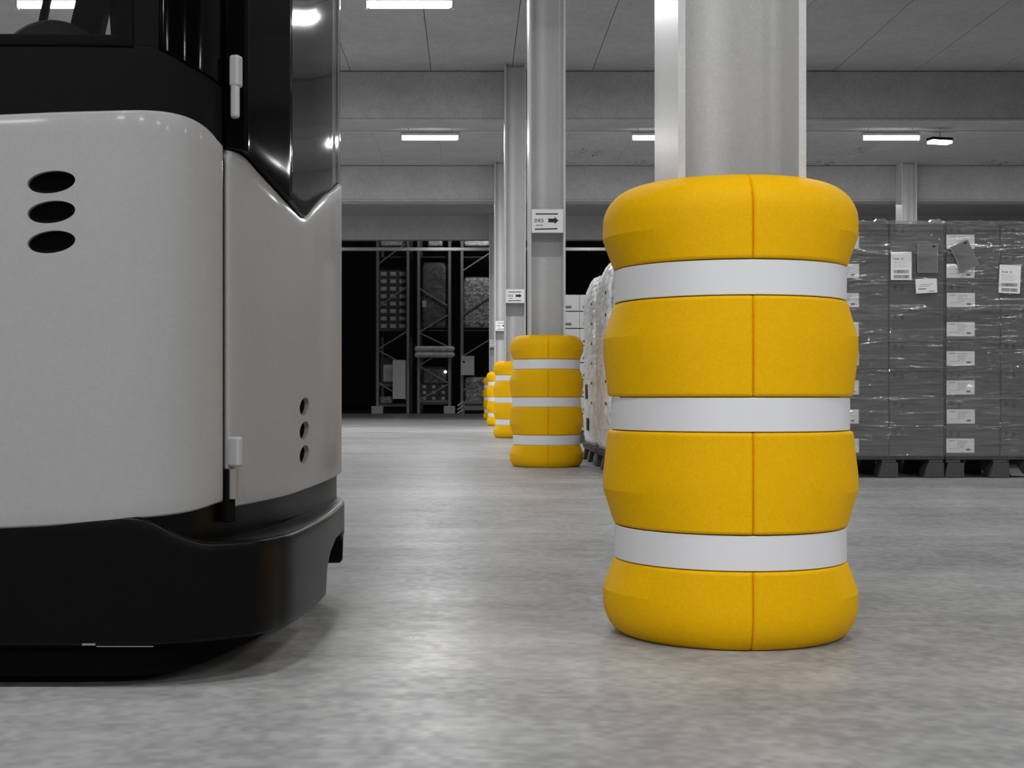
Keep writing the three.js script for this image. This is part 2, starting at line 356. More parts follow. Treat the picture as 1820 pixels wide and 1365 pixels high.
// ------------------------------------------------------------------ the truck on the left
const spline = pts => { const v = new THREE.CatmullRomCurve3(pts.map(([x, d]) => new THREE.Vector3(x, 0, -d)), false, 'catmullrom', .5); v.arcLengthDivisions = 1200; return v; };
function table(pts, soft = 0) {                          // outline height as a function of distance along the body
  const raw = s => { if (s <= pts[0][0]) return pts[0][1]; for (let i = 1; i < pts.length; i++) if (s <= pts[i][0]) { const t = (s - pts[i - 1][0]) / (pts[i][0] - pts[i - 1][0]); return pts[i - 1][1] + t * (pts[i][1] - pts[i - 1][1]); } return pts.at(-1)[1]; };
  if (!soft) return raw;
  return s => { let a = 0; for (let k = -4; k <= 4; k++) a += raw(s + soft * k / 4); return a / 9; };
}
function wrapPanel(curve, s0, s1, bot, top, off, thick, ns, ny, bev = .004) {   // a bent sheet with rolled edges
  const L = curve.getLength(), pos = [], uv = [], idx = [];
  const ts = []; for (let j = 0; j <= ny; j++) ts.push(j / ny);
  const across = ns + 1, N = ny + 1;
  const frame = s => { const u = Math.min(.99999, Math.max(0, s / L)), p = curve.getPointAt(u), t = curve.getTangentAt(u); return [p, new THREE.Vector3(-t.z, 0, t.x)]; };
  for (const layer of [0, 1]) for (let i = 0; i <= ns; i++) {
    let s = s0 + (s1 - s0) * i / ns; if (i === 1) s = s0 + bev; if (i === ns - 1) s = s1 - bev;
    const [p, n] = frame(s), b = bot(s), t = top(s);
    for (let j = 0; j <= ny; j++) {
      let y = b + (t - b) * j / ny; if (j === 1) y = b + Math.min(bev, (t - b) * .3); if (j === ny - 1) y = t - Math.min(bev, (t - b) * .3);
      const edge = i === 0 || i === ns || j === 0 || j === ny, o = layer === 0 ? off - (edge ? bev * .8 : 0) : off - thick;
      pos.push(p.x + n.x * o, y, p.z + n.z * o); uv.push(s, y);
    }
  }
  const id = (l, i, j) => l * across * N + i * N + j;
  for (let i = 0; i < ns; i++) for (let j = 0; j < ny; j++) {
    let a = id(0, i, j), b = id(0, i + 1, j), c = id(0, i + 1, j + 1), d = id(0, i, j + 1); idx.push(a, b, c, a, c, d);
    a = id(1, i, j); b = id(1, i + 1, j); c = id(1, i + 1, j + 1); d = id(1, i, j + 1); idx.push(a, c, b, a, d, c);
  }
  for (let i = 0; i < ns; i++) { let a = id(0, i, 0), b = id(0, i + 1, 0), c = id(1, i + 1, 0), d = id(1, i, 0); idx.push(a, c, b, a, d, c); a = id(0, i, ny); b = id(0, i + 1, ny); c = id(1, i + 1, ny); d = id(1, i, ny); idx.push(a, b, c, a, c, d); }
  for (let j = 0; j < ny; j++) { let a = id(0, 0, j), b = id(0, 0, j + 1), c = id(1, 0, j + 1), d = id(1, 0, j); idx.push(a, b, c, a, c, d); a = id(0, ns, j); b = id(0, ns, j + 1); c = id(1, ns, j + 1); d = id(1, ns, j); idx.push(a, c, b, a, d, c); }
  const g = new THREE.BufferGeometry(); g.setAttribute('position', new THREE.Float32BufferAttribute(pos, 3)); g.setAttribute('uv', new THREE.Float32BufferAttribute(uv, 2)); g.setIndex(idx); g.computeVertexNormals();
  return g;
}
{
  const truck = thing('forklift_truck', 'rounded white and black warehouse lift truck with glazed cab filling the left side', 'forklift');
  const body = spline([[-2.25, 2.615], [-1.6, 2.615], [-1.0, 2.615], [-.75, 2.618], [-.63, 2.635], [-.55, 2.69], [-.495, 2.81], [-.455, 2.97], [-.421, 3.15], [-.383, 3.45], [-.364, 3.72], [-.384, 3.93], [-.50, 4.09], [-.8, 4.13], [-2.25, 4.13]]);
  const L = body.getLength();
  const frameAt = s => { const u = s / L, p = body.getPointAt(u), t = body.getTangentAt(u); return [p, new THREE.Vector3(-t.z, 0, t.x)]; };
  const doorBot = table([[0, .30], [1.339, .32], [1.437, .325], [1.534, .332], [1.63, .34], [1.687, .344], [1.743, .35], [1.804, .36]], .03);
  const doorTop = table([[0, 1.09], [1.339, 1.123], [1.448, 1.128], [1.555, 1.132], [1.625, 1.136], [1.663, 1.136], [1.713, 1.131], [1.761, 1.119], [1.79, 1.106], [1.815, 1.09]], .02);
  const sideTop = table([[1.83, 1.089], [1.87, 1.093], [1.911, 1.091], [1.99, 1.069], [2.133, 1.037], [2.225, 1.022], [2.28, 1.012], [2.321, 1.01], [2.36, 1.02], [2.405, 1.042], [2.574, 1.102], [2.84, 1.176], [3.1, 1.2], [3.6, 1.2]], .03);
  const sideBot = table([[1.83, .345], [2.2, .345], [2.466, .352], [2.731, .359], [3.6, .36]], .05);
  // oval vents are real openings with a dark cup behind
  const oval = (grow, deep) => { const g = new THREE.CylinderGeometry(1, 1, deep, 40); g.rotateX(Math.PI / 2); g.scale(.0465 + grow, .0215 + grow, 1); g.rotateZ(.12); return g; };
  const place = (g, s, y, back) => { const [p, n] = frameAt(s); g.rotateY(Math.atan2(n.x, n.z)); g.translate(p.x - n.x * back, y, p.z - n.z * back); return g; };
  const ev = new Evaluator(); ev.useGroups = false;
  const pierce = (g, spots) => { let b = new Brush(g, M.white); b.updateMatrixWorld(); for (const [s, y] of spots) { const h = new Brush(place(oval(0, .08), s, y, 0), M.white); h.updateMatrixWorld(); b = ev.evaluate(b, h, SUBTRACTION); } return b.geometry; };
  const ventsA = [[1.438, .992], [1.438, .934], [1.438, .876]], ventsB = [[2.333, .552], [2.333, .494], [2.333, .436]];
  const door = part('door_panel', pierce(wrapPanel(body, .02, 1.818, doorBot, doorTop, 0, .012, 180, 40, .005), ventsA), M.white, truck, 'pale glossy curved door panel with three oval vents');
  const side = part('side_panel', pierce(wrapPanel(body, 1.836, 3.3, sideBot, s => sideTop(s) - .002, 0, .012, 160, 40, .005), ventsB), M.white, truck, 'pale curved corner panel with a V-shaped top edge');
  for (const [spots, owner] of [[ventsA, door], [ventsB, side]]) for (const [s, y] of spots) {
    const pts = []; for (let k = 0; k <= 8; k++) { const t = k / 8; pts.push(new THREE.Vector2(1.06 * Math.sin(t * Math.PI / 2), -.02 * Math.cos(t * Math.PI / 2))); }
    pts.push(new THREE.Vector2(1.1, 0), new THREE.Vector2(1.1, -.012), new THREE.Vector2(0, -.03));
    const g = new THREE.LatheGeometry(pts, 32); g.rotateX(Math.PI / 2); g.scale(.0465, .0215, 1); g.rotateZ(.12);
    part('vent', place(g, s, y, .008), M.black, owner, 'dark oval vent');
  }
  // black base skirt, body band behind the panels
  part('body_band', wrapPanel(body, 1.62, 3.5, () => .2, s => (s < 1.83 ? doorBot(s) : sideBot(s)) + .03, -.014, .03, 120, 6, .004), M.plasticBlack, truck, 'black band under the pale panels');
  // base skirt: runs flush along the door, then swells into the corner bumper with a ledge and an arch at the nose
  const bump = spline([[-2.25, 2.62], [-1.5, 2.62], [-.95, 2.62], [-.74, 2.62], [-.62, 2.628], [-.525, 2.664], [-.455, 2.713], [-.425, 2.742], [-.400, 2.795], [-.373, 2.91], [-.349, 3.24], [-.346, 3.55], [-.353, 3.78], [-.40, 3.97], [-.52, 4.09], [-.8, 4.12]]);
  const BL = bump.getLength();
  const sAtDepth = d => { for (let s = 1; s < BL; s += .002) { if (-bump.getPointAt(s / BL).z >= d) return s; } return BL; };
  const sAtX = x => { for (let s = 0; s < BL; s += .002) { if (bump.getPointAt(s / BL).x >= x) return s; } return BL; };
  const a0 = sAtDepth(3.26), a1 = sAtDepth(3.34), a2 = sAtDepth(3.46), a3 = sAtDepth(3.72), a4 = sAtDepth(3.84), sStart = sAtX(-.56);
  const bumpBot = table([[0, .092], [a0, .092], [a0 + .012, .15], [a1, .185], [a2, .205], [a3, .205], [a4, .17], [a4 + .02, .1], [BL, .1]], .008);
  const bumpTop = table([[0, .335], [sAtX(-.91), .335], [sAtX(-.66), .345], [sAtX(-.62), .335], [sAtX(-.57), .305], [sAtX(-.53), .29], [sAtX(-.5), .288], [BL, .289]], .012);
  part('base_skirt', wrapPanel(bump, .02, BL - .02, bumpBot, bumpTop, 0, .07, 320, 14, .008), M.plasticBlack, truck, 'black lower skirt swelling into a corner bumper with a wheel arch');
  part('scuffed_edge', mergeGeometries([move(bevelBox(.026, .004, .003, .0008), -.74, .0955, -2.6185), move(bevelBox(.11, .0016, .003, .0005), -.67, .0915, -2.6195)]), M.metal, truck, 'bright scuffed metal edge at the foot of the skirt');
  // ledge filling between bumper and body
  {
    const sh = []; const n = 40, out = [], inn = [];
    for (let k = 0; k <= n; k++) { const p = bump.getPointAt((sStart + .05 + (BL - .09 - sStart) * k / n) / BL), t = bump.getTangentAt((sStart + .05 + (BL - .09 - sStart) * k / n) / BL); out.push([p.x + t.z * .012, p.z - t.x * .012]); inn.push([p.x + t.z * .16, p.z - t.x * .16]); }
    const s = new THREE.Shape(); out.forEach(([x, z], i) => i ? s.lineTo(x, -z) : s.moveTo(x, -z)); inn.reverse().forEach(([x, z]) => s.lineTo(x, -z)); s.closePath();
    const g = new THREE.ExtrudeGeometry(s, { depth: .02, bevelEnabled: false }); g.rotateX(-Math.PI / 2); g.translate(0, .262, 0);
    part('ledge', g, M.plasticBlack, truck);
  }
  // cab: frame below, beside and above the windows
  part('door_frame', wrapPanel(body, .02, 1.83, s => doorTop(s) - .03, () => 1.265, -.01, .03, 120, 6, .003), M.matteBlack, truck, 'matte black door frame below the window');
  part('door_pillar', wrapPanel(body, 1.59, 1.83, () => 1.262, () => 2.12, -.01, .03, 24, 10, .003), M.matteBlack, truck);
  part('door_pillar', wrapPanel(body, .02, .3, () => 1.262, () => 2.12, -.01, .03, 8, 10, .003), M.matteBlack, truck);
  part('door_header', wrapPanel(body, .02, 1.83, () => 2.0, () => 2.2, -.011, .03, 80, 4, .003), M.matteBlack, truck);
  // rubber seal and pane
  part('window_seal', mergeGeometries([wrapPanel(body, .29, 1.595, () => 1.258, () => 1.281, -.006, .026, 60, 3, .003), wrapPanel(body, 1.561, 1.595, () => 1.27, () => 2.01, -.006, .026, 6, 6, .003)]), M.black, truck, 'black rubber window seal');
  part('window_pane', wrapPanel(body, .29, 1.57, () => 1.272, () => 2.01, -.018, .005, 40, 4, .001), M.glass, truck);
  part('quarter_window', wrapPanel(body, 1.646, 1.82, table([[1.646, 1.259], [1.713, 1.236], [1.82, 1.217]]), () => 2.05, -.005, .012, 30, 8, .003), M.pillar, truck, 'small dark quarter window');
  // glossy dark windscreen wrap around the corner
  {
    // plan of the screen: flat facets between two tight vertical edges, then a bowed lens round the nose
    const c = [[-.5045, 2.783], [-.492, 2.800], [-.476, 2.823], [-.4705, 2.832], [-.4675, 2.842], [-.4655, 2.853], [-.455, 2.905], [-.430, 3.03], [-.4165, 3.095], [-.4145, 3.106], [-.4132, 3.117], [-.4122, 3.128], [-.405, 3.22], [-.389, 3.42], [-.378, 3.60], [-.3745, 3.72], [-.384, 3.93], [-.50, 4.085], [-.56, 4.10]];
    const scr = spline(c), SL = scr.getLength(), bodyS = [];
    // bottom edge: same height as the top edge of the pale panel at the nearest place on the body
    for (let i = 0; i <= 400; i++) { const s = 1.8 + 1.6 * i / 400, p = frameAt(s)[0]; bodyS.push([s, p.x, p.z]); }
    const near = s => { const p = scr.getPointAt(Math.min(.9999, s / SL)); let b = 1e9, r = 0; for (const [q, x, z] of bodyS) { const d = (x - p.x) ** 2 + (z - p.z) ** 2; if (d < b) { b = d; r = q; } } return r; };
    let sEdge = 0; for (let s = 0; s < SL; s += .001) if (-scr.getPointAt(s / SL).z < 3.119) sEdge = s; else break;
    const low = s => sideTop(near(s)) - .001;
    part('corner_pillar', wrapPanel(scr, .002, sEdge, low, () => 2.2, 0, .018, 220, 40, .003), M.pillar, truck, 'black polished corner pillar with an upright rounded edge');
    part('windscreen', wrapPanel(scr, sEdge + .0015, SL - .01, low, () => 2.2, 0, .018, 260, 40, .003), M.gloss, truck, 'glossy dark wrap-around screen mirroring the ceiling');
  }
  part('inner_pillar', wrapPanel(body, 1.80, 2.05, () => .40, () => 2.2, -.026, .03, 20, 6, .002), M.black, truck);
  part('inner_lining', wrapPanel(body, 2.0, 3.4, () => .3, () => 2.2, -.026, .02, 60, 6, .002), M.black, truck);
  // roof, far side, ends and chassis (dark inside)
  const plan = (inset, y, h) => { const s = new THREE.Shape(); for (let k = 0; k <= 120; k++) { const p = body.getPointAt(k / 120), t = body.getTangentAt(k / 120); const x = p.x + t.z * inset, z = p.z - t.x * inset; k ? s.lineTo(x, -z) : s.moveTo(x, -z); } s.closePath(); const g = new THREE.ExtrudeGeometry(s, { depth: h, bevelEnabled: false }); g.rotateX(-Math.PI / 2); g.translate(0, y, 0); return g; };
  part('roof', plan(0, 2.2, .06), M.matteBlack, truck);
  part('chassis', plan(.06, .022, .25), M.black, truck);
  part('far_side', wrapPanel(body, 3.55, L - .03, () => .12, () => 1.5, -.005, .03, 30, 6, .004), M.black, truck);
  part('end_wall', move(new THREE.BoxGeometry(.04, 2.1, 1.46), -2.22, 1.15, -3.37), M.black, truck);
  // operator seat seen over the sill, slanted mast bars
  { const g = new THREE.SphereGeometry(1, 40, 24); g.scale(.155, .16, .07); part('seat_back', move(g, -1.085, 1.392, -3.5), M.seat, truck, 'grey rounded seat back seen through the window'); }
  part('slanted_bar', bar([-1.33, .6, -3.9], [-1.03, 1.98, -3.9], .088, .05), M.black, truck);
  part('slanted_bar', bar([-1.42, .6, -3.8], [-1.13, 1.98, -3.8], .018, .02), M.black, truck);
  part('slanted_bar', bar([-.94, .6, -3.9], [-1.045, 2.2, -3.9], .05, .05), M.black, truck);
  part('slanted_bar', move(bevelBox(.5, 1.6, .03, .004), -.76, 1.4, -3.95), M.black, truck);
  // hinges and handle
  {
    const [p, n] = frameAt(1.835), ry = Math.atan2(n.x, n.z);
    const h = part('door_handle', move(rbox(.024, .066, .022, .006, 3), 0, 1.247, 0), M.handle, truck, 'pale grip handle at the door edge');
    part('grip', move(rbox(.0155, .075, .018, .0065, 3), -.0035, 1.187, 0), M.handle, h);
    part('latch', move(rbox(.012, .02, .01, .002, 2), .016, 1.232, -.004), M.metal, h);
    h.position.set(p.x + n.x * .018, 0, p.z + n.z * .018); h.rotation.y = ry;
    const [q, m] = frameAt(1.843), k = part('hinge', move(rbox(.022, .062, .03, .006, 3), .004, .462, 0), M.handle, truck, 'pale hinge at the foot of the door gap');
    part('hinge_pin', move(new THREE.CylinderGeometry(.0115, .0115, .062, 20), -.004, .396, 0), M.metal, k);
    part('hinge_recess', move(rbox(.034, .11, .02, .003, 1), -.004, .372, -.012), M.black, k);
    k.position.set(q.x + m.x * .008, 0, q.z + m.z * .008); k.rotation.y = Math.atan2(m.x, m.z);
  }
  // wheels under the skirt
  const wheelGeo = r => { const pts = [[0, -.05], [r * .6, -.05], [r * .62, -.042], [r * .94, -.042], [r, -.03], [r, .03], [r * .94, .042], [r * .62, .042], [r * .6, .05], [0, .05]].map(a => new THREE.Vector2(...a)); const g = new THREE.LatheGeometry(pts, 40); g.rotateX(Math.PI / 2); return g; };
  part('wheel', move(wheelGeo(.1).rotateY(Math.PI / 2).scale(1.3, 1, 1), -.735, .1, -2.8), M.black, truck); part('wheel', move(wheelGeo(.1), -.70, .1, -3.95), M.black, truck); part('wheel', move(wheelGeo(.12), -1.9, .12, -3.37), M.black, truck);
  part('axle_housing', move(rbox(.22, .11, 1.1, .01, 2), -.70, .145, -3.37), M.black, truck);
  part('drive_housing', move(rbox(.2, .17, .4, .02, 2), -.51, .185, -3.6), M.black, truck);
}

// ------------------------------------------------------------------ pallets and cartons on the right
const PW = .785, PD = 1.2, PH = .152;
const palletProto = new THREE.Group();
{
  const deckG = metreUV(bevelBox(PW, .022, .14, .002)), blockG = (() => { const s = new THREE.Shape(); s.moveTo(-.068, 0); s.quadraticCurveTo(-.062, .05, -.045, .098); s.lineTo(.06, .098); s.lineTo(.06, 0); s.closePath(); const g = new THREE.ExtrudeGeometry(s, { depth: .14, bevelEnabled: true, bevelThickness: .003, bevelSize: .003, bevelSegments: 1 }); g.translate(0, .0, -.07); return metreUV(g); })();
  for (let k = 0; k < 6; k++) { const p = part('deck_board', deckG, M.pallet, palletProto); p.position.set(0, PH - .011, -PD / 2 + .07 + k * (PD - .14) / 5); }
  const strG = metreUV(bevelBox(.1, .02, PD, .002));
  for (const x of [-.335, -.0, .335]) { const p = part('stringer_board', strG, M.pallet, palletProto); p.position.set(x, PH - .034, 0); }
  for (const x of [-.322, 0, .328]) for (const z of [-.53, 0, .53]) { const p = part('block', blockG, M.pallet, palletProto); p.position.set(x, .006, z); }
}
function addPallet(label, x, z, turn = 0) { const o = palletProto.clone(); o.name = numbered('pallet'); o.userData = { label, category: 'pallet' }; o.position.set(x, 0, z); o.rotation.y = turn; scene.add(o); return o; }
const cartonFaces = [0, 1, 2].map(k => canvasTexture(512, 512, (c, w, h) => {
  seed(100 + k); c.fillStyle = ['#414141', '#3c3c3c', '#454545'][k]; c.fillRect(0, 0, w, h);
  for (let i = 0; i < 900; i++) { c.fillStyle = `rgba(${rnd() < .5 ? '20,20,20' : '150,150,150'},${R(.015, .05)})`; c.fillRect(R(-60, w), R(0, h), R(20, 160), R(1, 3)); }
  c.fillStyle = '#050505';
  c.beginPath(); c.arc(50, 46, 17, 0, 7); c.fill(); c.fillRect(39, 48, 22, 24); c.globalAlpha = .8; c.fillRect(104, 48, 32, 34); c.fillRect(110, 38, 20, 12); c.globalAlpha = 1;
  if (k === 2) { c.font = 'bold 34px sans-serif'; c.globalAlpha = .8; for (let i = 0; i < 9; i++) c.fillRect(128 + i * 24, 46 + (i % 3) * 4, 17, 26 - (i % 2) * 6); c.globalAlpha = 1; }
}));
const cartonMats = cartonFaces.map(t => std({ map: t, roughness: .75 }));
function cartonGeo(w, h, d) {
  const g = bevelBox(w, h, d, .004), p = g.attributes.position, n = g.attributes.normal, uv = g.attributes.uv;
  for (let i = 0; i < p.count; i++) {
    if (n.getZ(i) > .9) uv.setXY(i, p.getX(i) / w + .5, .5 + .5 * (p.getY(i) / h + .5));
    else uv.setXY(i, (p.getX(i) + p.getZ(i)) / 2.2 + .5, (p.getY(i) / h + .5) * .48);
  }
  return g;
}
const boxLabelTex = canvasTexture(256, 128, (c, w, h) => {
  c.fillStyle = '#dedede'; c.fillRect(0, 0, w, h); c.fillStyle = '#808080'; c.fillRect(26, 16, 52, 7);
  c.fillStyle = '#9c9c9c'; for (let i = 0; i < 5; i++) c.fillRect(96 + (i % 2) * 6, 20 + i * 14, 96 - i * 9, 5);
  c.fillStyle = '#4c4c4c'; c.beginPath(); c.ellipse(200, 100, 22, 9, 0, 0, 7); c.fill(); c.fillStyle = '#9a9a9a'; c.fillRect(28, 88, 90, 4);
});
const boxLabelM = std({ map: boxLabelTex, roughness: .6 });
const slipTex = canvasTexture(256, 352, (c, w, h) => {
  c.fillStyle = '#ececec'; c.fillRect(0, 0, w, h); c.fillStyle = '#3c3c3c'; c.font = 'bold 34px sans-serif'; c.fillText('Pack', 26, 100); c.fillText('12', 118, 100);
  c.fillStyle = '#b6b6b6'; for (let i = 0; i < 5; i++) c.fillRect(26, 124 + i * 16, 150 + (i % 2) * 30, 5);
  seed(9); c.fillStyle = '#2a2a2a'; for (const y of [226, 290]) { let x = 34; while (x < 220) { const a = R(2, 8); c.fillRect(x, y, a, 42); x += a + R(2, 6); } }
});
const slipM = std({ map: slipTex, roughness: .55 });
const noteTex = canvasTexture(256, 160, (c, w, h) => { c.fillStyle = '#e8e8e8'; c.fillRect(0, 0, w, h); c.fillStyle = '#7a7a7a'; c.fillRect(30, 104, 90, 14); c.fillRect(60, 58, 150, 5); c.fillRect(40, 76, 130, 5); c.fillStyle = '#555'; c.fillRect(150, 138, 70, 8); });
const noteM = std({ map: noteTex, roughness: .5 });
const pouchTex = canvasTexture(256, 352, (c, w, h) => { c.fillStyle = '#6e6e6e'; c.fillRect(0, 0, w, h); seed(5); c.fillStyle = '#4e4e4e'; for (let i = 0; i < 9; i++) c.fillRect(24, 70 + i * 28, R(60, 190), 5); c.fillStyle = '#1a1a1a'; c.beginPath(); c.ellipse(206, 30, 24, 14, 0, 0, 7); c.fill(); c.strokeStyle = '#8f8f8f'; c.lineWidth = 6; c.strokeRect(5, 5, w - 10, h - 10); });
const pouchM = std({ map: pouchTex, roughness: .3 });
const frontLabel = new THREE.BoxGeometry(1, 1, 1);
const ordinal = ['bottom', 'second', 'third', 'fourth', 'fifth', 'sixth', 'seventh', 'top'];
const CH = .2075, CW = .384;
const cGeo = cartonGeo(CW, CH - .004, .58);
function slip(name, w, h, mat, parent, x, y, z, rot = 0, label) {
  const g = bevelBox(w, h, .003, .0008), p = g.attributes.position, uv = g.attributes.uv;
  for (let i = 0; i < p.count; i++) uv.setXY(i, p.getX(i) / w + .5, p.getY(i) / h + .5);
  const m = part(name, g, mat, parent, label); m.position.set(x, y, z); m.rotation.z = rot; return m;
}
function cartonStack(x0, zf, rows, words, opt = {}) {    // two columns of cartons, front face at depth zf
  seed(opt.seed ?? 5);
  addPallet(`worn pallet under the ${words}`, x0 + PW / 2, -(zf + PD / 2 + .003));
  for (let r = 0; r < rows; r++) for (let c = 0; c < 2; c++) {
    const o = thing('carton', `grey carton, ${ordinal[r]} row, ${c ? 'right' : 'left'} column of the ${words}`, 'carton',
      [x0 + PW / 2 + (c - .5) * (CW + .009) + R(-.002, .002), PH + .002 + CH * (r + .5), -(zf + .29 + R(0, .006))], 0, 'stacked cartons');
    const body = part('box', cGeo, cartonMats[opt.bold === r && c === 0 ? 2 : Math.floor(rnd() * 2)], o);
    if (c === 0) slip('box_label', .2, .101, boxLabelM, o, -CW / 2 + .103 + (opt.shift ?? 0), -.028, .2915);
    part('flap_tape', move(new THREE.BoxGeometry(CW, .0006, .05), 0, CH / 2 - .0019, 0), M.paper, o);
  }
}
function filmShell(w, h, d, seedN, amp) {                 // thin film with horizontal gathers, tighter at the row joints
  const NX = 60, NY = 440, NZ = 12, g0 = new THREE.BoxGeometry(w, h, d, NX, NY, NZ), p = g0.attributes.position;
  const F = noiseField(256, [[3, 24, .5], [6, 60, .45], [20, 30, .4], [50, 60, .3]], seedN);
  const sample = (u, v) => F[(((v * 255 | 0) % 256 + 256) % 256) * 256 + (((u * 255 | 0) % 256 + 256) % 256)];
  seed(seedN * 3);
  const folds = []; // [height, slope, wave, centre x, half length, rise, half width]
  for (const [yy, q] of [[h / 2 - .006, .01], [h / 2 - .062, .008]]) for (let k = 0; k < 5; k++) folds.push([yy + R(-.004, .004), R(-.02, .02), R(0, .004), R(-w / 2, w / 2), R(.25, .5), q, .013]);
  for (let k = 0; k < 75; k++) folds.push([-h / 2 + CH * (1 + Math.floor(rnd() * 8)) - R(-.01, .05), R(-.05, .05), R(0, .004), R(-w / 2, w / 2), R(.05, .22), R(.0025, .006), R(.016, .032)]); // soft sagging folds
  for (let k = 0; k < 110; k++) { const onJoint = rnd() < .6, y = onJoint ? -h / 2 + CH * (1 + Math.floor(rnd() * 8)) - R(.0, .022) : R(-h / 2, h / 2); folds.push([y, R(-.07, .07), R(0, .006), R(-w / 2, w / 2), R(.05, .32), R(.004, .013), R(.007, .014)]); }
  for (let i = 0; i < p.count; i++) {
    const x = p.getX(i), y = p.getY(i), z = p.getZ(i), front = Math.abs(z) > d / 2 - .001;
    let e = amp * .5 * Math.max(0, sample((x + z) / 1.6 + .5, y / h + .5));
    if (front) for (const [fy, sl, wv, cx, hl, rise, hw] of folds) { const t = (x - cx) / hl; if (t * t >= 1) continue; const dy = (y - fy - sl * (x - cx) - wv * Math.sin(x * 40 + cx * 9)) / hw; if (dy * dy < 1) e += rise * (1 - t * t) * (1 - dy * dy) * (1 - dy * dy); }
    const top = y > h / 2 - .02 ? .06 * Math.max(0, sample(x / w * 2 + .5, z / d * 2 + .5) + .02) : 0;
    p.setXYZ(i, x + (Math.abs(x) > w / 2 - .001 ? Math.sign(x) * Math.min(e, .004) * .3 : 0), y + top, z + (front ? Math.sign(z) * e : 0));
  }
  const keep = []; const ix = g0.index.array; g0.groups.forEach((gr, k) => { if (k !== 3) for (let i = gr.start; i < gr.start + gr.count; i++) keep.push(ix[i]); });
  g0.setIndex(keep); g0.clearGroups(); g0.deleteAttribute('normal'); g0.deleteAttribute('uv');
  const g = mergeVertices(g0, 1e-4); g.computeVertexNormals(); metreUV(g); return g;
}
{
  const ZF = 9.62, hC = 8 * CH, cy = PH + hC / 2 + .008;
  const XC = 2.592, XD = 3.385;
  cartonStack(XC, ZF, 8, 'wrapped stack beside the big yellow guard', { seed: 5, shift: -.03 });
  cartonStack(XD, ZF, 8, 'wrapped stack at the right edge', { seed: 8, bold: 5 });
  const mk = (x0, label, sN) => { const t = thing('stretch_wrap', label, 'stretch wrap', [x0 + PW / 2, cy, -(ZF + PD / 2 - .006)]); part('film', filmShell(PW + .004, hC + .012, PD + .012, sN, .008), M.film, t); return t; };
  const wc = mk(XC, 'clear stretch film around the carton stack beside the big guard', 51), wd = mk(XD, 'clear stretch film around the carton stack at the right edge', 57);
  const px = (u, v, z) => [(u - 836) / FOCAL * z, EYE + (706 - v) / FOCAL * z];
  const fz = PD / 2 + .018;
  const add = (t, name, x, y, w, h, m, rot, label) => slip(name, w, h, m, t, x - t.position.x, y - cy, fz, rot, label);
  add(wc, 'shipping_label', 3.062, 1.508, .148, .2, slipM, 0, 'white shipping label with bar codes');
  add(wc, 'document_pouch', 3.249, 1.562, .148, .205, pouchM, 0, 'grey document pouch');
  add(wc, 'paper_note', 3.24, 1.365, .152, .1, noteM, .05, 'small white note stuck on the film');
  add(wd, 'document_pouch', 3.512, 1.578, .14, .2, pouchM, .42, 'grey document pouch hanging askew');
  add(wd, 'shipping_label', 3.833, 1.414, .152, .2, slipM, -.045, 'white shipping label with bar codes');
  add(wd, 'paper_note', 4.0, 1.43, .11, .11, noteM, 0);
  // pale paper scrap lying in the pallet's fork opening
  { const g = bevelBox(.09, .004, .16, .001); g.rotateX(.5); solo('paper_scrap', g, M.paper, 'white paper scrap stuck in the fork opening of the right-hand pallet', 'paper', [3.92, .052, -9.75]); }
}
// wrapped rounded loads behind the big guard
function lumpGeo(w, h, d, pw, amp, sN, dome) {
  const g = new THREE.BoxGeometry(w, h, d, 26, 44, 34), p = g.attributes.position;
  const F = noiseField(256, [[6, 9, .5], [16, 22, .5], [40, 60, .4]], sN);
  for (let i = 0; i < p.count; i++) {
    let x = p.getX(i) / w * 2, y = p.getY(i) / h * 2, z = p.getZ(i) / d * 2;
    const k = Math.pow(Math.pow(Math.abs(x), pw) + Math.pow(Math.abs(z), pw), 1 / pw), m = Math.max(Math.abs(x), Math.abs(z)), q = k > 0 ? m / k : 1; x *= q; z *= q;
    let yy = y; if (y > .55) { const t = (y - .55) / .45; const s = 1 - .14 * t * t * t; x *= s; z *= s; yy = y + dome * (1 - Math.min(1, x * x + z * z)) * t; }
    if (y < -.9) { const s = 1 - .05 * (-.9 - y) / .1; x *= s; z *= s; }
    const a = Math.atan2(z, x) / 6.2832 + .5, e = 1 + amp * F[((((yy + 1.2) * 100) | 0) & 255) * 256 + ((a * 255 | 0) & 255)];
    p.setXYZ(i, x * e * w / 2, yy * h / 2, z * e * d / 2);
  }
  g.deleteAttribute('normal'); g.deleteAttribute('uv'); g.clearGroups(); const r = mergeVertices(g, 1e-4); r.computeVertexNormals(); metreUV(r); return r;
}
